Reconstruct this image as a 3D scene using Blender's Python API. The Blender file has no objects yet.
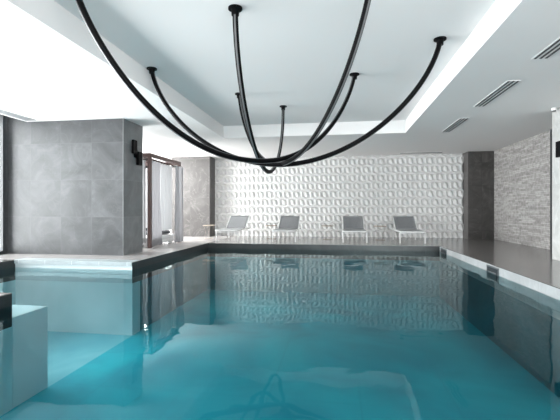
import bpy, bmesh, math, random
from mathutils import Vector, Matrix, noise
random.seed(4)
sc = bpy.context.scene
C = sc.collection
PI = math.pi

# ------------------------------------------------------------------ helpers
def add_box(bm, x0, x1, y0, y1, z0, z1, bevel=0.0):
    r = bmesh.ops.create_cube(bm, size=1.0)
    vs = r['verts']
    bmesh.ops.scale(bm, vec=(abs(x1-x0), abs(y1-y0), abs(z1-z0)), verts=vs)
    bmesh.ops.translate(bm, vec=((x0+x1)/2, (y0+y1)/2, (z0+z1)/2), verts=vs)
    if bevel:
        es = list({e for v in vs for e in v.link_edges})
        bmesh.ops.bevel(bm, geom=es, offset=bevel, segments=2, affect='EDGES', profile=0.6)
def box_bm(*a, **k):
    bm = bmesh.new(); add_box(bm, *a, **k); return bm
def add_cyl(bm, p, r, z0, z1, seg=20, r2=None):
    res = bmesh.ops.create_cone(bm, cap_ends=True, segments=seg, radius1=r, radius2=r if r2 is None else r2, depth=z1-z0)
    bmesh.ops.translate(bm, vec=(p[0], p[1], (z0+z1)/2), verts=res['verts'])
def add_tube(bm, pts, r, seg=8, closed=False):
    pts = [Vector(p) for p in pts]
    n = len(pts); rings = []; up = None
    for i, p in enumerate(pts):
        a = pts[(i-1) % n] if (closed or i > 0) else p
        b = pts[(i+1) % n] if (closed or i < n-1) else p
        t = (b-a).normalized()
        if up is None:
            up = Vector((0, 0, 1)) if abs(t.z) < .9 else Vector((1, 0, 0))
        s = t.cross(up).normalized(); up = s.cross(t).normalized()
        rings.append([bm.verts.new(p + (s*math.cos(2*PI*k/seg) + up*math.sin(2*PI*k/seg))*r) for k in range(seg)])
    m = n if closed else n-1
    for i in range(m):
        A, B = rings[i], rings[(i+1) % n]
        for k in range(seg):
            bm.faces.new((A[k], A[(k+1) % seg], B[(k+1) % seg], B[k]))
    if not closed:
        bm.faces.new(rings[0][::-1]); bm.faces.new(rings[-1])
def obj(name, bm, m, parent=None, smooth=False):
    bmesh.ops.recalc_face_normals(bm, faces=bm.faces[:])
    me = bpy.data.meshes.new(name); bm.to_mesh(me); bm.free()
    me.materials.append(m)
    if smooth:
        for p in me.polygons: p.use_smooth = True
    o = bpy.data.objects.new(name, me); C.objects.link(o)
    if parent: o.parent = parent
    return o
def tag(o, label, cat, group=None, kind=None):
    o['label'] = label; o['category'] = cat
    if group: o['group'] = group
    if kind: o['kind'] = kind
    return o
def thing(name, label, cat, loc=(0, 0, 0), rotz=0, group=None):
    o = bpy.data.objects.new(name, None); C.objects.link(o)
    o.empty_display_size = .1
    o.location = loc; o.rotation_euler = (0, 0, rotz)
    return tag(o, label, cat, group)
def struct(name, bm, m):
    o = obj(name, bm, m); o['kind'] = 'structure'; return o
def dup(root, loc, label, rotz=None):
    r = root.copy(); C.objects.link(r); r.location = loc; r['label'] = label
    if rotz is not None: r.rotation_euler = (0, 0, rotz)
    for ch in list(root.children):
        c = ch.copy(); C.objects.link(c); c.parent = r
        for g in list(ch.children):
            d = g.copy(); C.objects.link(d); d.parent = c
    return r

# ------------------------------------------------------------------ materials
def mat(name, col=(.8, .8, .8), rough=.5, metal=0.0, spec=.5, emit=None, es=0):
    m = bpy.data.materials.new(name); m.use_nodes = True
    b = m.node_tree.nodes['Principled BSDF']
    b.inputs['Base Color'].default_value = (*col, 1)
    b.inputs['Roughness'].default_value = rough
    b.inputs['Metallic'].default_value = metal
    b.inputs['Specular IOR Level'].default_value = spec
    if emit:
        b.inputs['Emission Color'].default_value = (*emit, 1)
        b.inputs['Emission Strength'].default_value = es
    return m
class NT:
    def __init__(s, m): s.m = m; s.t = m.node_tree; s.b = s.t.nodes['Principled BSDF']
    def n(s, typ, **kw):
        nd = s.t.nodes.new(typ)
        for k, v in kw.items(): setattr(nd, k, v)
        return nd
    def l(s, a, b): s.t.links.new(a, b)
    def ramp(s, fac, stops):
        r = s.n('ShaderNodeValToRGB'); e = r.color_ramp.elements
        while len(e) < len(stops): e.new(.5)
        for i, (p, c) in enumerate(stops):
            e[i].position = p; e[i].color = (*c, 1) if len(c) == 3 else c
        s.l(fac, r.inputs[0]); return r.outputs[0]
    def math(s, op, a, b=None, clamp=False):
        nd = s.n('ShaderNodeMath', operation=op, use_clamp=clamp)
        for i, v in enumerate((a, b)):
            if v is None: continue
            if hasattr(v, 'links'): s.l(v, nd.inputs[i])
            else: nd.inputs[i].default_value = v
        return nd.outputs[0]
    def mix(s, fac, a, b, mode='MIX'):
        nd = s.n('ShaderNodeMix', data_type='RGBA', blend_type=mode)
        for i, v in ((0, fac), (6, a), (7, b)):
            if hasattr(v, 'links'): s.l(v, nd.inputs[i])
            elif i == 0: nd.inputs[0].default_value = v
            else: nd.inputs[i].default_value = (*v, 1)
        return nd.outputs[2]
    def joint(s, c, pitch, off, w):
        """1 inside a thin joint repeating along scalar c"""
        q = s.math('ADD', c, -off + 100*pitch)
        q = s.math('DIVIDE', q, pitch); q = s.math('FRACT', q)
        q = s.math('SUBTRACT', q, .5); q = s.math('ABSOLUTE', q)
        return s.math('GREATER_THAN', q, .5 - w/pitch/2)

def marble(name, dark, mid, light, pu, ou, pv, ov, joint_col, floor=False, rough=.35, scale=1.0, jw=.008, vein=.5):
    """large format stone tiles; walls use (x+y) and z, floors use x and y"""
    m = mat(name, mid, rough); t = NT(m)
    g = t.n('ShaderNodeNewGeometry'); sx = t.n('ShaderNodeSeparateXYZ'); t.l(g.outputs['Position'], sx.inputs[0])
    X, Y, Z = sx.outputs
    if floor: U, V = X, Y
    else:
        nx = t.n('ShaderNodeSeparateXYZ'); t.l(g.outputs['True Normal'], nx.inputs[0])
        fx = t.math('GREATER_THAN', t.math('ABSOLUTE', nx.outputs[0]), .7)
        U = t.math('ADD', t.math('MULTIPLY', Y, fx), t.math('MULTIPLY', X, t.math('SUBTRACT', 1, fx))); V = Z
    # tile id -> random shade and offset
    iu = t.math('FLOOR', t.math('DIVIDE', t.math('ADD', U, -ou + 100*pu), pu))
    iv = t.math('FLOOR', t.math('DIVIDE', t.math('ADD', V, -ov + 100*pv), pv))
    cb = t.n('ShaderNodeCombineXYZ'); t.l(iu, cb.inputs[0]); t.l(iv, cb.inputs[1])
    wn = t.n('ShaderNodeTexWhiteNoise', noise_dimensions='3D'); t.l(cb.outputs[0], wn.inputs['Vector'])
    off = t.n('ShaderNodeVectorMath', operation='SCALE'); t.l(wn.outputs['Color'], off.inputs[0]); off.inputs['Scale'].default_value = 7
    ps = t.n('ShaderNodeVectorMath', operation='ADD'); t.l(g.outputs['Position'], ps.inputs[0]); t.l(off.outputs[0], ps.inputs[1])
    n1 = t.n('ShaderNodeTexNoise'); t.l(ps.outputs[0], n1.inputs['Vector']); n1.inputs['Scale'].default_value = 1.6*scale
    n1.inputs['Detail'].default_value = 7; n1.inputs['Roughness'].default_value = .6; n1.inputs['Distortion'].default_value = 1.0
    c = t.ramp(n1.outputs[0], [(.3, dark), (.52, mid), (.72, light)])
    n2 = t.n('ShaderNodeTexNoise'); t.l(ps.outputs[0], n2.inputs['Vector']); n2.inputs['Scale'].default_value = 1.1*scale
    n2.inputs['Detail'].default_value = 5; n2.inputs['Distortion'].default_value = 2.4
    v = t.math('ABSOLUTE', t.math('SUBTRACT', n2.outputs[0], .5))
    v = t.ramp(v, [(0, (1, 1, 1)), (.018, (0, 0, 0))])
    c = t.mix(t.math('MULTIPLY', v, vein), c, tuple(min(1, q*1.5) for q in light))
    sh = t.math('ADD', t.math('MULTIPLY', wn.outputs['Value'], .10), .95)
    hv = t.n('ShaderNodeVectorMath', operation='SCALE'); t.l(c, hv.inputs[0]); t.l(sh, hv.inputs['Scale'])
    j = t.math('MAXIMUM', t.joint(U, pu, ou, jw), t.joint(V, pv, ov, jw))
    c = t.mix(j, hv.outputs[0], joint_col)
    t.l(c, t.b.inputs['Base Color'])
    r = t.math('ADD', t.math('MULTIPLY', n1.outputs[0], .08 if floor else .25), rough - (.04 if floor else .1)); t.l(r, t.b.inputs['Roughness'])
    return m

M = {}
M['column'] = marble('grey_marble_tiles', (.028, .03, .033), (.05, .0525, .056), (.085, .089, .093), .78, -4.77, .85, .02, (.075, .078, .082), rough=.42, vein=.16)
M['column_side_lit'] = marble('grey_marble_lit_side_tiles', (.11, .113, .118), (.145, .15, .155), (.19, .195, .2), .9, 8.07, .85, .02, (.2, .205, .21), rough=.42, vein=.12)  # same marble, lightened in colour to stand for light on this face
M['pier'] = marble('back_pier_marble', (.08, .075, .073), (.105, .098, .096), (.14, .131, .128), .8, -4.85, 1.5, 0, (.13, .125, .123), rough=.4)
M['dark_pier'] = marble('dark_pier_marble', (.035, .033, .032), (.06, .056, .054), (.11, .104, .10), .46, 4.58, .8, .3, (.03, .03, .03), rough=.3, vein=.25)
M['pale_pier'] = marble('pale_pier_marble', (.4, .4, .39), (.52, .52, .51), (.64, .64, .63), 1.5, 8.8, 1.55, 0, (.45, .45, .45), rough=.4, vein=.2)
M['deck'] = marble('deck_stone', (.135, .125, .12), (.165, .153, .147), (.21, .195, .188), 1.2, 2.9, .6, 11.55, (.13, .122, .117), floor=True, rough=.16, vein=.04, jw=.006)
M['deck_half_lit'] = marble('deck_stone_half_lit', (.25, .237, .228), (.29, .275, .265), (.34, .325, .315), 1.2, 2.9, .6, 11.55, (.2, .19, .182), floor=True, rough=.18, vein=.05, jw=.006)  # same deck stone, colour partly lightened as window light fades
M['deck_daylit'] = marble('deck_stone_daylit', (.36, .34, .33), (.41, .39, .38), (.46, .44, .43), 1.2, 2.9, .6, 11.55, (.36, .34, .33), floor=True, rough=.2, vein=.05, jw=.006)  # same deck stone, colour lightened where window light falls
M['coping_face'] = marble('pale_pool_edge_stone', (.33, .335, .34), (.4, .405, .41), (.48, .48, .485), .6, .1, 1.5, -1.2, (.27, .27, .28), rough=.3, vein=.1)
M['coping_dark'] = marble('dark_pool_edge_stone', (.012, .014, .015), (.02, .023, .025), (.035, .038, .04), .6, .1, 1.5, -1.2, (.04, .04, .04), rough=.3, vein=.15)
M['white_stone'] = marble('pale_step_stone', (.27, .31, .325), (.32, .36, .375), (.38, .42, .43), .6, .1, 1.5, -1.2, (.6, .63, .64), rough=.4, vein=.1)
M['ceiling'] = mat('white_ceiling_paint', (.83, .815, .81), .85, spec=.15)
M['wall'] = mat('white_wall_paint', (.75, .75, .75), .8)
M['relief'] = mat('white_relief_plaster', (.72, .715, .71), .55)
M['black'] = mat('black_metal', (.002, .002, .0025), .5, spec=.08)
M['strip'] = mat('frosted_light_strip', (.09, .092, .095), .5, emit=(.9, .95, 1), es=.01)
M['frame_dark'] = mat('dark_window_metal', (.03, .034, .038), .4)
M['white_metal'] = mat('white_powder_metal', (.8, .8, .8), .35)
M['copper'] = mat('copper_wire', (.3, .25, .21), .4, metal=.5)
M['tray'] = mat('pale_tray_wood', (.5, .42, .33), .5)
M['vent_dark'] = mat('vent_slot_dark', (.05, .05, .055), .6)
M['vent_grey'] = mat('vent_grey', (.42, .43, .44), .5)
M['wood'] = mat('brown_canopy_wood', (.1, .06, .055), .5)
M['cushion'] = mat('grey_cushion_fabric', (.09, .09, .095), .9)
M['mattress'] = mat('white_mattress_fabric', (.75, .75, .75), .9)
M['skim'] = mat('brushed_steel', (.22, .23, .24), .35, metal=.7)
M['skim_dark'] = mat('skimmer_opening', (.02, .025, .03), .5)
# sling fabric: fine weave
m = mat('grey_sling_fabric', (.3, .3, .3), .8); t = NT(m)
tc = t.n('ShaderNodeTexCoord'); w = t.n('ShaderNodeTexWave'); t.l(tc.outputs['Object'], w.inputs[0]); w.inputs['Scale'].default_value = 60
t.l(t.ramp(w.outputs[0], [(0, (.32, .33, .34)), (1, (.4, .41, .425))]), t.b.inputs['Base Color']); M['sling'] = m
M['sling_seat'] = mat('pale_seat_sling', (.5, .51, .52), .7)
# curtain fabric
def curtain_mat(name, col, tr):
    m = mat(name, col, .9); t = NT(m)
    T = t.n('ShaderNodeBsdfTranslucent'); T.inputs[0].default_value = (*col, 1)
    mx = t.n('ShaderNodeMixShader'); mx.inputs[0].default_value = tr
    t.l(t.b.outputs[0], mx.inputs[1]); t.l(T.outputs[0], mx.inputs[2])
    t.l(mx.outputs[0], t.t.nodes['Material Output'].inputs[0]); return m
M['sheer'] = curtain_mat('white_sheer_curtain', (.42, .42, .43), .25)
M['drape'] = curtain_mat('grey_white_drape', (.34, .335, .35), .25)
# stacked stone on the right wall
m = mat('stacked_stone', (.4, .4, .4), .85); t = NT(m)
g = t.n('ShaderNodeNewGeometry'); sx = t.n('ShaderNodeSeparateXYZ'); t.l(g.outputs['Position'], sx.inputs[0])
cb = t.n('ShaderNodeCombineXYZ'); t.l(sx.outputs[1], cb.inputs[0]); t.l(sx.outputs[2], cb.inputs[1])
br = t.n('ShaderNodeTexBrick'); t.l(cb.outputs[0], br.inputs['Vector'])
br.inputs['Scale'].default_value = 1; br.inputs['Brick Width'].default_value = .42; br.inputs['Row Height'].default_value = .05
br.inputs['Mortar Size'].default_value = .004; br.offset = .37; br.inputs['Bias'].default_value = -.1
br.inputs['Color1'].default_value = (.2, .185, .18, 1); br.inputs['Color2'].default_value = (.52, .5, .49, 1); br.inputs['Mortar'].default_value = (.1, .095, .09, 1)
nz = t.n('ShaderNodeTexNoise'); t.l(cb.outputs[0], nz.inputs['Vector']); nz.inputs['Scale'].default_value = 9; nz.inputs['Detail'].default_value = 5
c = t.mix(.5, br.outputs[0], t.ramp(nz.outputs[0], [(.3, (.22, .21, .2)), (.7, (.56, .54, .53))]))
t.l(c, t.b.inputs['Base Color'])
bp = t.n('ShaderNodeBump'); bp.inputs['Distance'].default_value = .03; t.l(c, bp.inputs['Height']); t.l(bp.outputs[0], t.b.inputs['Normal']); M['stacked'] = m
# pool bed: turquoise tile with soft cloudy variation
def bed(name, a, b, c3):
    m = mat(name, b, .6); t = NT(m)
    g = t.n('ShaderNodeNewGeometry')
    n1 = t.n('ShaderNodeTexNoise'); t.l(g.outputs['Position'], n1.inputs['Vector']); n1.inputs['Scale'].default_value = .55
    n1.inputs['Detail'].default_value = 4; n1.inputs['Distortion'].default_value = .8
    cc = t.ramp(n1.outputs[0], [(.32, a), (.5, b), (.7, c3)])
    sx = t.n('ShaderNodeSeparateXYZ'); t.l(g.outputs['Position'], sx.inputs[0])
    j = t.math('MAXIMUM', t.joint(sx.outputs[0], 1.2, .3, .02), t.joint(sx.outputs[1], 1.2, .2, .02))
    cc = t.mix(t.math('MULTIPLY', j, .3), cc, a)
    t.l(cc, t.b.inputs['Base Color']); return m
M['bed'] = bed('turquoise_pool_bed', (.001, .24, .31), (.002, .33, .41), (.006, .43, .50))
M['bed_sheen'] = bed('sheen_pool_bed', (.5, .63, .65), (.6, .71, .73), (.68, .78, .79))  # paleness painted in for daylight reflected off the water at left
M['bed_soft_sheen'] = bed('soft_sheen_pool_bed', (.1, .34, .40), (.15, .41, .46), (.22, .48, .52))  # weaker step of the painted daylight reflection, towards the turquoise bed
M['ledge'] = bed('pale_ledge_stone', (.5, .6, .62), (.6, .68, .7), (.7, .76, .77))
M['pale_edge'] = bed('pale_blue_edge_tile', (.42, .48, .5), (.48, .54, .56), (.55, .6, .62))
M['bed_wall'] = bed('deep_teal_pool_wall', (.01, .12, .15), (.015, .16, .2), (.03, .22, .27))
# water
m = bpy.data.materials.new('pool_water'); m.use_nodes = True; nt = m.node_tree; nt.nodes.clear(); t = NT.__new__(NT); t.m = m; t.t = nt
out = t.n('ShaderNodeOutputMaterial'); tr = t.n('ShaderNodeBsdfTransparent'); tr.inputs[0].default_value = (.8, .93, .95, 1)
gl = t.n('ShaderNodeBsdfGlossy'); gl.inputs['Roughness'].default_value = .012; gl.inputs['Color'].default_value = (.82, .97, .98, 1)
fr = t.n('ShaderNodeFresnel'); fr.inputs['IOR'].default_value = 1.17
g = t.n('ShaderNodeNewGeometry')
mp = t.n('ShaderNodeMapping'); mp.inputs['Scale'].default_value = (.9, .9, 1); t.l(g.outputs['Position'], mp.inputs[0])
n1 = t.n('ShaderNodeTexNoise'); t.l(mp.outputs[0], n1.inputs['Vector']); n1.inputs['Scale'].default_value = 1.7; n1.inputs['Detail'].default_value = 2
bp = t.n('ShaderNodeBump'); bp.inputs['Distance'].default_value = .013; bp.inputs['Strength'].default_value = .5
t.l(n1.outputs[0], bp.inputs['Height']); t.l(bp.outputs[0], gl.inputs['Normal'])
mx = t.n('ShaderNodeMixShader'); t.l(fr.outputs[0], mx.inputs[0]); t.l(tr.outputs[0], mx.inputs[1]); t.l(gl.outputs[0], mx.inputs[2]); t.l(mx.outputs[0], out.inputs[0])
M['water'] = m
# window glass: see-through with reflection
m = bpy.data.materials.new('window_glass'); m.use_nodes = True; nt = m.node_tree; nt.nodes.clear(); t = NT.__new__(NT); t.m = m; t.t = nt
out = t.n('ShaderNodeOutputMaterial'); tr = t.n('ShaderNodeBsdfTransparent'); tr.inputs[0].default_value = (.95, .97, .97, 1)
gl = t.n('ShaderNodeBsdfGlossy'); gl.inputs['Roughness'].default_value = .01
fr = t.n('ShaderNodeFresnel'); fr.inputs['IOR'].default_value = 1.3
mx = t.n('ShaderNodeMixShader'); t.l(fr.outputs[0], mx.inputs[0]); t.l(tr.outputs[0], mx.inputs[1]); t.l(gl.outputs[0], mx.inputs[2]); t.l(mx.outputs[0], out.inputs[0])
M['glass'] = m

# ------------------------------------------------------------------ dimensions
ZC, ZU = 3.10, 3.44           # low and raised ceiling
XL, XR, YB = -7.72, 5.45, 15.0
PX0, PX1, PY0, PY1 = -4.0, 2.9, 1.0, 11.55   # main pool
AX0, AY0, AY1 = -6.6, 4.25, 7.1               # side alcove of the pool
WZ = -.16
# ------------------------------------------------------------------ setting
bm = bmesh.new()
T = .012
for a in ((PX1, XR, -2, YB), (XL, AX0, AY0, AY1), (XL, PX0, -2, AY0), (PX0, PX1, -2, PY0)):
    add_box(bm, *a, -T, 0)
struct('floor', bm, M['deck'])
struct('floor', box_bm(PX0, PX1, PY1, YB, -T, 0), M['deck_half_lit'])
struct('floor', box_bm(XL, PX0, AY1, YB, -T, 0), M['deck_daylit'])
# pool edge faces above and just below the waterline
E = .02
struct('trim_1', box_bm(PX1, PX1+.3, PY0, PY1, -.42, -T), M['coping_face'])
bm = bmesh.new()
add_box(bm, PX0-.3, PX1+.3, PY1, PY1+.3, -.42, -T); add_box(bm, PX0-.005, PX0, AY1-.004, AY1+.3, -.42, -T); add_box(bm, PX0-.3, PX0, AY1+.3, PY1, -.42, -T)
add_box(bm, PX0-.3, PX0, PY0, AY0, -.42, -T); add_box(bm, AX0-.3, AX0, AY0, AY1, -.42, -T)
add_box(bm, PX0-.01, PX1, PY0-.3, PY0, -.42, -T)
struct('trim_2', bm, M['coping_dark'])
struct('trim_3', box_bm(AX0, PX0-.005, AY1-.004, AY1+.3, -.42, -.075), M['pale_edge'])
struct('trim_5', box_bm(AX0, PX0-.005, AY1-.03, AY1+.3, -.075, -.002+.004), M['white_stone'])
bm = bmesh.new()   # pool shell
D = -1.45
add_box(bm, PX0, PX1, PY0, PY1, D-.1, D)
struct('pool_bed', bm, M['bed'])
struct('pool_shelf', box_bm(AX0, PX0, AY0, AY1, D-.1, D), M['bed_soft_sheen'])
bm = bmesh.new()
add_box(bm, PX1, PX1+.3, PY0, PY1, D, -.42)
struct('pool_side', box_bm(PX0-.3, PX1+.3, PY1, PY1+.3, D, -.42), M['bed'])
add_box(bm, PX0-.3, PX0, AY1+.3, PY1, D, -.42); add_box(bm, PX0-.3, PX1, PY0-.3, PY0, D, -.42)
struct('pool_side', bm, M['bed_wall'])
bm = bmesh.new()
add_box(bm, PX0-.3, PX0, PY0, AY0, D, -.42); add_box(bm, AX0-.3, AX0, AY0, AY1, D, -.42); add_box(bm, AX0-.3, PX0-.001, AY1, AY1+.3, D, -.42)
struct('pool_side', bm, M['bed_sheen'])

# submerged ledge
bm = box_bm(AX0, PX0, AY0, AY0+.6, D, -.31, bevel=.012)
tag(obj('pool_ledge', bm, M['ledge']), 'pale submerged stone ledge beside the dark slab at the left picture edge', 'ledge')

# water
bm = bmesh.new()
def quad(bm, x0, x1, y0, y1, z):
    bm.faces.new([bm.verts.new(p) for p in ((x0, y0, z), (x1, y0, z), (x1, y1, z), (x0, y1, z))])
pts = [(PX0, PY0), (PX1, PY0), (PX1, PY1), (PX0, PY1), (PX0, AY1), (AX0, AY1), (AX0, AY0), (PX0, AY0)]
bm.faces.new([bm.verts.new((x, y, WZ)) for x, y in pts])
wo=obj('pool_water', bm, M['water']); wo.data.flip_normals() if wo.data.polygons[0].normal.z < 0 else None
tag(wo, 'calm turquoise water filling the indoor swimming pool', 'water', kind='stuff')

# ceiling with a raised coffer
CX0, CX1, CY0, CY1 = -3.22, 1.81, -.5, 10.7
bm = bmesh.new()
add_box(bm, -7.2, CX0, -2, YB, ZC, 3.7); add_box(bm, CX1, XR+.3, -2, YB, ZC, 3.7)
add_box(bm, CX0, CX1, CY1, YB, ZC, 3.7); add_box(bm, CX0, CX1, -2, CY0, ZC, 3.7)
add_box(bm, CX0, CX1, CY0, CY1, ZU, 3.7); add_box(bm, XL-.15, -7.2, -2, YB, 3.38, 3.7)
struct('ceiling', bm, M['ceiling'])

# back wall with faceted hexagonal relief
struct('wall_back', box_bm(XL-.15, XR+.3, YB+.05, YB+.3, -.1, 3.7), M['wall'])
bm = bmesh.new()
Wd = .355; R = Wd/math.sqrt(3); rows = 11; x_start, x_end = -4.9, 4.5
def hexagon(cx, cz):
    def ring(rs, h, twist=0.0):
        out = []
        for k in range(6):
            a = PI/2 + k*PI/3 + twist
            rr = rs[k % 3] if isinstance(rs, tuple) else rs
            hh = h[k % 3] if isinstance(h, tuple) else h
            z = min(max(cz+R*rr*math.sin(a), 0.0), ZC+.05)
            out.append(bm.verts.new((min(max(cx+R*rr*math.cos(a), -4.849), 4.579), YB-hh, z)))
        return out
    r0 = ring(1.0, .075); r1 = ring(.92, (.075, .05, .07)); r2 = ring((.62, .5, .56), (.035, .0, .0), .3)
    r3 = ring((.55, .13, .16), (.085, .08, .075), .32)
    for A, B in ((r0, r1), (r1, r2), (r2, r3)):
        for k in range(6):
            j = (k+1) % 6
            bm.faces.new((A[k], A[j], B[j], B[k]))
    bm.faces.new(r3)
for r in range(rows+1):
    cz = .1 + r*R*1.5
    n = int((x_end-x_start)/Wd)+1
    for i in range(n):
        hexagon(x_start + Wd*(i + (.5 if r % 2 else 0)), cz)
bmesh.ops.remove_doubles(bm, verts=bm.verts[:], dist=1e-5)
rel = struct('wall_relief', bm, M['relief'])

# right wall
struct('wall_right', box_bm(XR, XR+.2, -2, YB+.05, 0, ZC), M['stacked'])
struct('trim_4', box_bm(XR-.014, XR-.001, 10.72, 10.84, 0, ZC), M['frame_dark'])

# left window wall: posts, rails, panes
def window(n, y0, y1):
    root = bpy.data.objects.new('window_%d' % n, None); C.objects.link(root); root['kind'] = 'structure'
    bm = bmesh.new()
    add_box(bm, XL-.12, XL, y0, y0+.07, 0, 3.38); add_box(bm, XL-.12, XL, y1-.07, y1, 0, 3.38)
    add_box(bm, XL-.12, XL, y0+.07, y1-.07, 0, .07); add_box(bm, XL-.12, XL, y0+.07, y1-.07, 3.3, 3.38)
    f = obj('window_frame', bm, M['frame_dark'], root)
    g = obj('window_pane', box_bm(XL-.07, XL-.055, y0+.07, y1-.07, .07, 3.3), M['glass'], root)
ys = [-2, 0, 2, 4, 6, 8.02]
for i in range(5): window(i+1, ys[i], ys[i+1])
for i, (a, b) in enumerate(((9.0, 11.0), (11.0, 13.0), (13.0, 15.0))): window(6+i, a, b)
# unseen glazed front behind the viewer, put in as opening for fill light
for i in range(4):
    x0 = XL + i*(XR-XL)/4; x1 = x0 + (XR-XL)/4
    root = bpy.data.objects.new('window_%d' % (9+i), None); C.objects.link(root); root['kind'] = 'structure'  # added unseen window, opening for the fill light
    bm = bmesh.new()
    add_box(bm, x0, x0+.07, -2.12, -2, 0, ZC); add_box(bm, x1-.07, x1, -2.12, -2, 0, ZC)
    add_box(bm, x0+.07, x1-.07, -2.12, -2, 0, .07); add_box(bm, x0+.07, x1-.07, -2.12, -2, ZC-.07, ZC)
    obj('window_frame', bm, M['frame_dark'], root)
    obj('window_pane', box_bm(x0+.07, x1-.07, -2.07, -2.055, .07, ZC-.07), M['glass'], root)
struct('wall_left', box_bm(XL-.15, XL, 8.02, 9.0, 0, 3.38), M['column'])

# columns
c1 = thing('marble_column', 'wide grey marble tiled column at the left beside the window, bearing a black wall lamp', 'column', (-6, 8.08, 0))
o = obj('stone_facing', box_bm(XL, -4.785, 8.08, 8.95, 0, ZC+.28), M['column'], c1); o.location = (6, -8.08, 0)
o = obj('side_facing', box_bm(-4.785, -4.77, 8.08, 8.95, 0, ZC), M['column_side_lit'], c1); o.location = (6, -8.08, 0); o['label'] = 'side face of the column, lightened in colour to look lit'
bm = box_bm(-6.4, -4.87, 14.3, YB, 0, ZC)
c2 = thing('marble_pier', 'light grey marble pier between the white curtains and the patterned wall', 'column', (-5.5, 14.3, 0))
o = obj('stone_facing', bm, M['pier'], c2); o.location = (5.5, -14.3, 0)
o = obj('side_facing', box_bm(-4.87, -4.85, 14.3, YB, 0, ZC), M['dark_pier'], c2); o.location = (5.5, -14.3, 0); o['label'] = 'side of the pier, darkened in colour as shade'  # shade on this side is painted by the darker marble
c3 = thing('marble_pier', 'dark marble pier in the back corner between patterned wall and stacked stone', 'column', (5, 14.45, 0))
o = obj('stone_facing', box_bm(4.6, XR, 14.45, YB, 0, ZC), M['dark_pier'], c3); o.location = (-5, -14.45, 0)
o = obj('side_facing', box_bm(4.58, 4.6, 14.45, YB, 0, ZC), M['pier'], c3); o.location = (-5, -14.45, 0); o['label'] = 'side of the pier, lightened in colour to look lit'  # paler marble paints the light falling on this side
tag(obj('marble_column', box_bm(4.45, XR, 7.1, 8.8, 0, ZC, bevel=.006), M['pale_pier']),
    'pale stone column cut off by the right picture edge, bearing a black wall lamp', 'column')

# ------------------------------------------------------------------ wall lamps: two staggered black boxes on a plate
def wall_lamp(loc, rot, label):
    t = thing('wall_lamp', label, 'wall lamp', loc, rot, 'black wall lamps on the columns')
    obj('back_plate', box_bm(0, .02, -.07, .07, -.1, .1), M['black'], t)
    obj('lamp_box', box_bm(.02, .07, -.2, -.03, -.02, .30, bevel=.006), M['black'], t)
    obj('lamp_box', box_bm(.02, .09, .0, .17, -.27, .05, bevel=.006), M['black'], t)
    return t
wl = wall_lamp((-4.77, 8.60, 2.38), 0, 'black two-box wall lamp on the side of the wide grey marble column at left')
w2 = dup(wl, (4.45, 8.34, 2.11), 'black two-box wall lamp on the pale column at the right edge', PI)
# ------------------------------------------------------------------ ceiling vents
def vent(name, w, l, slots, label, loc, rot=0, lm='ceiling', group='slot vents in the ceiling'):
    t = thing(name, label, 'ceiling vent', loc, rot, group)
    obj('vent_frame', box_bm(-w/2, w/2, -l/2, l/2, -.006, 0), M[lm], t)
    for k in range(slots):
        x = -w/2 + w*(k+.5)/slots; s = w/slots*.2
        obj('slot', box_bm(x-s, x+s, -l/2+.02, l/2-.02, -.012, -.006), M['vent_dark'], t)
    return t
v = vent('ceiling_vent', .21, 1.55, 3, 'middle one of three long slot vents in the right ceiling', (2.8, 7.4, ZC))
dup(v, (2.84, 9.95, ZC), 'farthest of three long slot vents in the right ceiling, nearest the patterned wall')
dup(v, (2.74, 4.95, ZC), 'nearest of three long slot vents in the right ceiling, cut by the picture edge')
vent('ceiling_vent', .26, 1.5, 1, 'narrow dark slot vent along the top of the patterned wall', (3.0, 14.5, ZC), PI/2)
t = thing('ceiling_vent', 'grey flush ceiling vent above the left window beside the marble column', 'ceiling vent', (-6.98, 7.2, ZC))
obj('vent_frame', box_bm(-.13, .13, -.75, .75, -.01, 0), M['vent_grey'], t)
bm = bmesh.new()
for k in range(5): add_box(bm, -.11+k*.045, -.095+k*.045, -.72, .72, -.016, -.01)
obj('grille', bm, M['vent_grey'], t)
t = thing('ceiling_fitting', 'small round white ceiling fitting beside the pale right column', 'ceiling light', (4.36, 8.55, ZC))
bm = bmesh.new(); add_cyl(bm, (0, 0), .045, -.05, 0); obj('housing', bm, M['white_metal'], t)
bm = bmesh.new(); add_cyl(bm, (0, 0), .03, -.075, -.05, r2=.038); obj('lens', bm, M['strip'], t)

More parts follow.
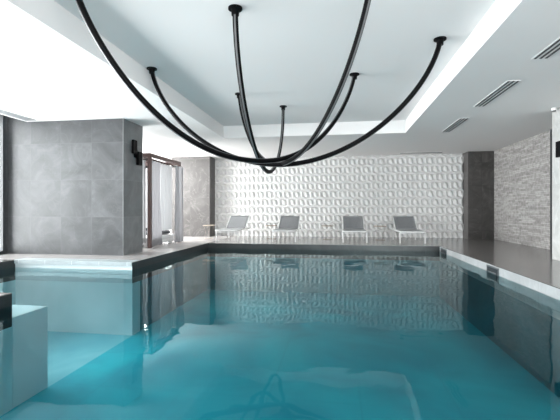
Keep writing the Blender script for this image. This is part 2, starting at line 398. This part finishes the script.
# ------------------------------------------------------------------ hanging hoops of light
def hoop(a, b, S, n, m_, label):
    a = Vector((*a, 0)); b = Vector((*b, 0))
    mid = (a+b)/2
    t = thing('pendant_light', label, 'pendant light', (mid.x, mid.y, ZU), 0, 'black hanging hoop lights in the ceiling recess')
    Dn = (b-a).normalized(); Bn = Vector((-Dn.y, Dn.x, 0)); L = (b-a).length
    K = 260; cur = []
    for i in range(K+1):
        u = -1 + 2*i/K; u = math.copysign(1-(1-abs(u))**2, u)
        z = -S*max(0, 1-abs(u)**n)**(1/m_)
        cur.append(Vector((0, 0, z)) + Dn*(L*u/2))
    # resample evenly
    acc = [0]
    for i in range(K): acc.append(acc[-1] + (cur[i+1]-cur[i]).length)
    N = 90; P = []; j = 0
    for i in range(N+1):
        s = acc[-1]*i/N
        while j < K-1 and acc[j+1] < s: j += 1
        f = (s-acc[j])/max(1e-9, acc[j+1]-acc[j]); P.append(cur[j].lerp(cur[j+1], min(1, f)))
    def sweep(profile, closed=True):
        bm = bmesh.new(); rings = []
        for i, p in enumerate(P):
            tg = (P[min(N, i+1)]-P[max(0, i-1)]).normalized()
            nn = tg.cross(Bn).normalized()
            if nn.z > 0 and abs(nn.z) > .05: pass
            rings.append([bm.verts.new(p + nn*x + Bn*y) for x, y in profile])
        k = len(profile)
        for i in range(N):
            for q in range(k):
                bm.faces.new((rings[i][q], rings[i][(q+1) % k], rings[i+1][(q+1) % k], rings[i+1][q]))
        bm.faces.new(rings[0]); bm.faces.new(rings[-1][::-1])
        return bm
    r = .034
    obj('tube', sweep([(r*math.cos(2*PI*k/14), r*math.sin(2*PI*k/14)) for k in range(14)]), M['black'], t, smooth=True)
    for sgn in (1, -1):
        x0, x1, w = sgn*.028, sgn*.036, .011
        obj('light_strip', sweep([(x0, -w), (x1, -w), (x1, w), (x0, w)]), M['strip'], t)
    for e in (-1, 1):
        c = Dn*(L/2*e)
        bm = bmesh.new(); add_cyl(bm, (c.x, c.y), .085, -.018, 0, seg=28); add_cyl(bm, (c.x, c.y), .045, -.09, -.018, seg=20, r2=.05)
        obj('ceiling_mount', bm, M['black'], t)
    return t
hoop((-2.736, 3.674), (.304, 6.942), 1.711, 2.161, 1.345, 'black light hoop entering at top left and rising to the mount right of centre')
hoop((-3.116, 6.16), (1.434, 5.688), 1.708, 1.933, 1.53, 'black light hoop spanning from left ceiling mount to the far right mount')
hoop((-2.007, 7.766), (.356, 4.05), 1.69, 2.107, 1.335, 'thick black light hoop leaving the frame at top right of centre')
hoop((-1.2, 4.464), (-1.234, 8.845), 1.732, 1.878, 1.971, 'narrow black light hoop seen end on, from top centre mount to farthest mount')

# ------------------------------------------------------------------ sun loungers
def make_lounger(loc, label):
    t = thing('sun_lounger', label, 'sun lounger', loc, 0, 'sun loungers lined up along the patterned wall')
    W = .37; zs = .36; L = 1.95; hy = 1.2; r = .019
    bm = bmesh.new()   # side rails and end bar with rounded corners
    rail = [(-W, L, zs)]
    for k in range(6):
        a = k/5*PI/2; rail.append((-W+.07-.07*math.cos(a), .07-.07*math.sin(a), zs))
    for k in range(6):
        a = PI/2-k/5*PI/2; rail.append((W-.07+.07*math.cos(a), .07-.07*math.sin(a), zs))
    rail.append((W, L, zs))
    add_tube(bm, rail, r*1.15, 8)
    add_tube(bm, [(-W, L, zs), (W, L, zs)], r, 8)
    add_tube(bm, [(-W, hy, zs), (W, hy, zs)], r*.8, 8)
    add_tube(bm, [(-W, .16, zs-.06), (W, .16, zs-.06)], r*.7, 8)
    obj('frame', bm, M['white_metal'], t, smooth=True)
    for sx in (-1, 1):
        for y in (.16, L-.3):
            bm = bmesh.new(); add_tube(bm, [(sx*W, y, zs), (sx*W, y, .0)], r, 8)
            obj('leg', bm, M['white_metal'], t, smooth=True)
    bm = bmesh.new()   # seat sling sagging slightly
    n = 14
    def sheet(bm, f, nu, nv, th):
        g = [[bm.verts.new(f(i/nu, j/nv)) for j in range(nv+1)] for i in range(nu+1)]
        fs = [bm.faces.new((g[i][j], g[i+1][j], g[i+1][j+1], g[i][j+1])) for i in range(nu) for j in range(nv)]
        bmesh.ops.solidify(bm, geom=fs, thickness=th)
    sheet(bm, lambda u, v: (-W+.02+(2*W-.04)*u, .03+(hy-.03)*v, zs+.018-.03*math.sin(PI*u)*math.sin(PI*v)), 8, n, .01)
    obj('seat', bm, M['sling_seat'], t, smooth=True)
    # reclined back
    bt = obj('backrest', (lambda b: (sheet(b, lambda u, v: (-W+.03+(2*W-.06)*u, hy+.02+.62*v, zs+.02+.43*v-.02*math.sin(PI*u)*math.sin(PI*v)), 8, 8, .012), b)[1])(bmesh.new()), M['sling'], t, smooth=True)
    bm = bmesh.new()
    a0, a1 = (hy+.01, zs+.0), (hy+.66, zs+.435)
    add_tube(bm, [(-W+.015, a0[0], a0[1]), (-W+.015, a1[0], a1[1]), (W-.015, a1[0], a1[1]), (W-.015, a0[0], a0[1])], r*.75, 8)
    obj('backrest_frame', bm, M['white_metal'], t, smooth=True)
    for sx in (-1, 1):
        bm = bmesh.new(); add_tube(bm, [(sx*(W-.05), hy+.42, zs+.27), (sx*(W-.02), L-.12, zs)], r*.55, 6)
        obj('backrest_strut', bm, M['white_metal'], t)
    return t
lg = make_lounger((-3.58, 12.15, 0), 'leftmost grey lounger, standing beside the light marble pier')
dup(lg, (-1.69, 12.15, 0), 'second grey lounger from the left along the patterned wall')
dup(lg, (.56, 12.15, 0), 'third grey lounger from the left, second from the dark corner pier')
dup(lg, (2.30, 12.15, 0), 'rightmost grey lounger, nearest the dark corner pier')

# side tables: thin wire legs, round tray
def side_table(loc, label):
    t = thing('side_table', label, 'side table', loc, 0, 'wire side tables between the loungers')
    bm = bmesh.new(); add_cyl(bm, (0, 0), .21, .465, .48, seg=32); obj('tray', bm, M['tray'], t)
    bm = bmesh.new(); add_tube(bm, [(.212*math.cos(2*PI*k/32), .212*math.sin(2*PI*k/32), .48) for k in range(32)], .008, 6, True)
    obj('rim', bm, M['copper'], t, smooth=True)
    bm = bmesh.new(); add_tube(bm, [(.16*math.cos(2*PI*k/32), .16*math.sin(2*PI*k/32), .008) for k in range(32)], .006, 6, True)
    obj('base_ring', bm, M['copper'], t, smooth=True)
    for k in range(4):
        a = 2*PI*k/4; bm = bmesh.new()
        add_tube(bm, [(.19*math.cos(a), .19*math.sin(a), .465), (.12*math.cos(a+.3), .12*math.sin(a+.3), .24), (.16*math.cos(a+.6), .16*math.sin(a+.6), .008)], .003, 6)
        obj('leg', bm, M['copper'], t)
    return t
st = side_table((-4.55, 13.3, 0), 'small round wire side table in front of the light marble pier')
dup(st, (-2.32, 13.5, 0), 'small round wire side table between the first and second lounger from the left')
dup(st, (-.33, 13.5, 0), 'small round wire side table between the two middle loungers')
dup(st, (1.45, 13.5, 0), 'small round wire side table between the two rightmost loungers')

# ------------------------------------------------------------------ canopy daybed with curtains
cx0, cx1, cy0, cy1, ch = -7.05, -4.97, 9.75, 11.8, 2.57
cab = thing('canopy_daybed', 'brown framed canopy daybed behind the wide marble column, hung with curtains', 'daybed', (cx0, cy0, 0))
def local(bm): bmesh.ops.translate(bm, vec=(-cx0, -cy0, 0), verts=bm.verts[:]); return bm
pw = .085
for x in (cx0, cx1-pw):
    for y in (cy0, cy1-pw):
        obj('post', local(box_bm(x, x+pw, y, y+pw, 0, ch-.1)), M['wood'], cab)
bm = bmesh.new()
add_box(bm, cx0, cx1, cy0, cy0+pw, ch-.1, ch); add_box(bm, cx0, cx1, cy1-pw, cy1, ch-.1, ch)
add_box(bm, cx0, cx0+pw, cy0+pw, cy1-pw, ch-.1, ch); add_box(bm, cx1-pw, cx1, cy0+pw, cy1-pw, ch-.1, ch)
obj('top_beam', local(bm), M['wood'], cab)
bm = bmesh.new()
for k in range(7): add_box(bm, cx0+.2+.28*k, cx0+.24+.28*k, cy0+pw, cy1-pw, ch-.07, ch-.02)
obj('canopy_slats', local(bm), M['wood'], cab)
bm = bmesh.new()
add_box(bm, cx0+.15, cx1-.15, cy0+.15, cy1-.15, .06, .15, bevel=.01)
for x in (cx0+.2, cx1-.3):
    for y in (cy0+.2, cy1-.3): add_box(bm, x, x+.1, y, y+.1, 0, .06)
obj('bed_base', local(bm), M['white_metal'], cab)
obj('mattress', local(box_bm(cx0+.16, cx1-.16, cy0+.16, cy1-.16, .15, .27, bevel=.03)), M['mattress'], cab)
def rod(p, q):
    bm = bmesh.new(); add_tube(bm, [p, q], .012, 8)
    L = (Vector(q)-Vector(p)); n = 11
    for k in range(n):
        c = Vector(p)+L*((k+.5)/n)
        d = L.normalized(); s = Vector((-d.y, d.x, 0))
        add_tube(bm, [c+(s*math.cos(2*PI*j/10)+Vector((0, 0, 1))*math.sin(2*PI*j/10))*.03-Vector((0, 0, .02)) for j in range(10)], .005, 5, True)
    return obj('curtain_rod', local(bm), M['black'], cab)
rod((cx0+.1, cy0+.12, 2.42), (cx1-.1, cy0+.12, 2.42))
rod((cx1-.12, cy0+.1, 2.42), (cx1-.12, cy1-.1, 2.42))
rod((cx0+.12, cy1-.16, 2.42), (cx1-.12, cy1-.16, 2.42))
def curtain(p, q, z0, z1, folds, amp, m, label, taper=0.0):
    p = Vector((*p, 0)); q = Vector((*q, 0)); d = q-p; s = Vector((-d.y, d.x, 0)).normalized()
    bm = bmesh.new(); nu, nv = folds*8, 10; g = []
    for i in range(nu+1):
        col = []
        for j in range(nv+1):
            u, v = i/nu, j/nv
            pin = 1 - taper*math.sin(PI*min(1, (1-v)*1.1))*1.0
            uu = .5+(u-.5)*pin
            w = amp*math.sin(2*PI*folds*u)*(.6+.4*(1-v)) + .3*amp*math.sin(2*PI*folds*.37*u+3*v)
            col.append(bm.verts.new(p + d*uu + s*w + Vector((0, 0, z0+(z1-z0)*v))))
        g.append(col)
    for i in range(nu):
        for j in range(nv): bm.faces.new((g[i][j], g[i+1][j], g[i+1][j+1], g[i][j+1]))
    o = obj('curtain', bm, m, None, smooth=True)
    return tag(o, label, 'curtain', 'curtains hanging from the canopy')
curtain((cx1-.12, cy0+.12), (cx1-.12, cy0+.85), .03, 2.40, 8, .05, M['drape'], 'gathered greyish curtain beside the front post of the canopy', .15)
curtain((cx1+.055, cy1-.52), (cx1+.055, cy1+.0), .03, 2.40, 6, .05, M['drape'], 'narrow grey curtain gathered at the back post, next to the light marble pier', .15)
curtain((cx0+.2, cy1-.16), (cx1-.45, cy1-.16), .45, 2.38, 14, .04, M['sheer'], 'wide sheer white curtain hanging at the back of the canopy')
curtain((cx1-.75, cy0+.12), (cx1-.2, cy0+.12), .12, 2.40, 6, .045, M['sheer'], 'white sheer curtain seen between the marble column and the canopy front post', .05)
curtain((cx1-.13, cy0+.9), (cx1-.13, cy1-.42), .42, 2.39, 9, .035, M['sheer'], 'short white sheer curtain between the two grey curtains, above the dark cushions')
for i, (x, y, rz, lab) in enumerate(((-5.42, 10.8, .1, 'dark grey cushion on the front of the canopy daybed'), (-5.42, 11.3, -.1, 'dark grey cushion at the back of the canopy daybed'))):
    bm = bmesh.new()
    r = bmesh.ops.create_uvsphere(bm, u_segments=20, v_segments=12, radius=1)
    for v in bm.verts:
        for ax, s in ((0, .28), (1, .2), (2, .075)):
            q = v.co[ax]; v.co[ax] = math.copysign(abs(q)**(.55 if ax < 2 else .9), q)*s
    o = obj('cushion', bm, M['cushion'], None, smooth=True); o.location = (x, y, .345); o.rotation_euler = (0, 0, rz)
    tag(o, lab, 'cushion')

# ------------------------------------------------------------------ skimmers
def skimmer(y, label):
    t = thing('pool_skimmer', label, 'pool skimmer', (PX1, y, -.17), 0, 'skimmers in the right pool edge')
    bm = bmesh.new(); w, h, f = .28, .14, .03
    add_box(bm, -.012, 0, -w, w, h-f, h); add_box(bm, -.012, 0, -w, w, -h, -h+f)
    add_box(bm, -.012, 0, -w, -w+f, -h+f, h-f); add_box(bm, -.012, 0, w-f, w, -h+f, h-f)
    obj('skimmer_frame', bm, M['skim'], t)
    obj('opening', box_bm(-.006, -.001, -w+f, w-f, -h+f, h-f), M['skim_dark'], t)
    obj('flap', box_bm(-.011, -.006, -w+.12, w-.05, -h+.04, .03), M['skim'], t)
    return t
sk = skimmer(7.75, 'steel framed skimmer opening halfway along the right pool edge')
dup(sk, (PX1, 11.1, -.17), 'small far skimmer opening near the back right pool corner')

# ------------------------------------------------------------------ light
w = bpy.data.worlds.new('overcast'); sc.world = w; w.use_nodes = True
bg = w.node_tree.nodes['Background']; bg.inputs[0].default_value = (.98, .99, 1, 1); bg.inputs[1].default_value = 2.5
def area(name, loc, rot, sx, sy, e, col=(1, 1, 1)):
    l = bpy.data.lights.new(name, 'AREA'); l.shape = 'RECTANGLE'; l.size = sx; l.size_y = sy; l.energy = e; l.color = col
    o = bpy.data.objects.new(name, l); C.objects.link(o); o.location = loc; o.rotation_euler = rot; return o
area('daylight_left', (XL-.5, 3.2, 1.6), (0, -PI/2-.05, 0), 3.2, 9.5, 1150, (.99, .99, 1))
area('daylight_alcove', (XL-.5, 12, 2.0), (0, -PI/2+.45, 0), 3.2, 5.5, 1150, (1, .99, .98))
area('fill_behind', (3.5, -2.4, 1.9), (PI/2, 0, .35), 7, 3, 560, (.99, .99, 1))  # added fill lamp behind the viewer, no known source there

# ------------------------------------------------------------------ camera
F = 385.0
cam = bpy.data.cameras.new('camera'); cam.sensor_width = 36; cam.lens = F*36/560; cam.clip_start = .05
co = bpy.data.objects.new('camera', cam); C.objects.link(co); co.location = (0, 0, 1.03)
co.rotation_euler = (PI/2, 0, math.atan(57/F)); sc.camera = co
sc.view_settings.view_transform = 'Standard'; sc.view_settings.exposure = .6
sc.cycles.use_denoising = True
sc.cycles.max_bounces = 10; sc.cycles.diffuse_bounces = 5; sc.cycles.transparent_max_bounces = 12
sc.cycles.sample_clamp_indirect = 6
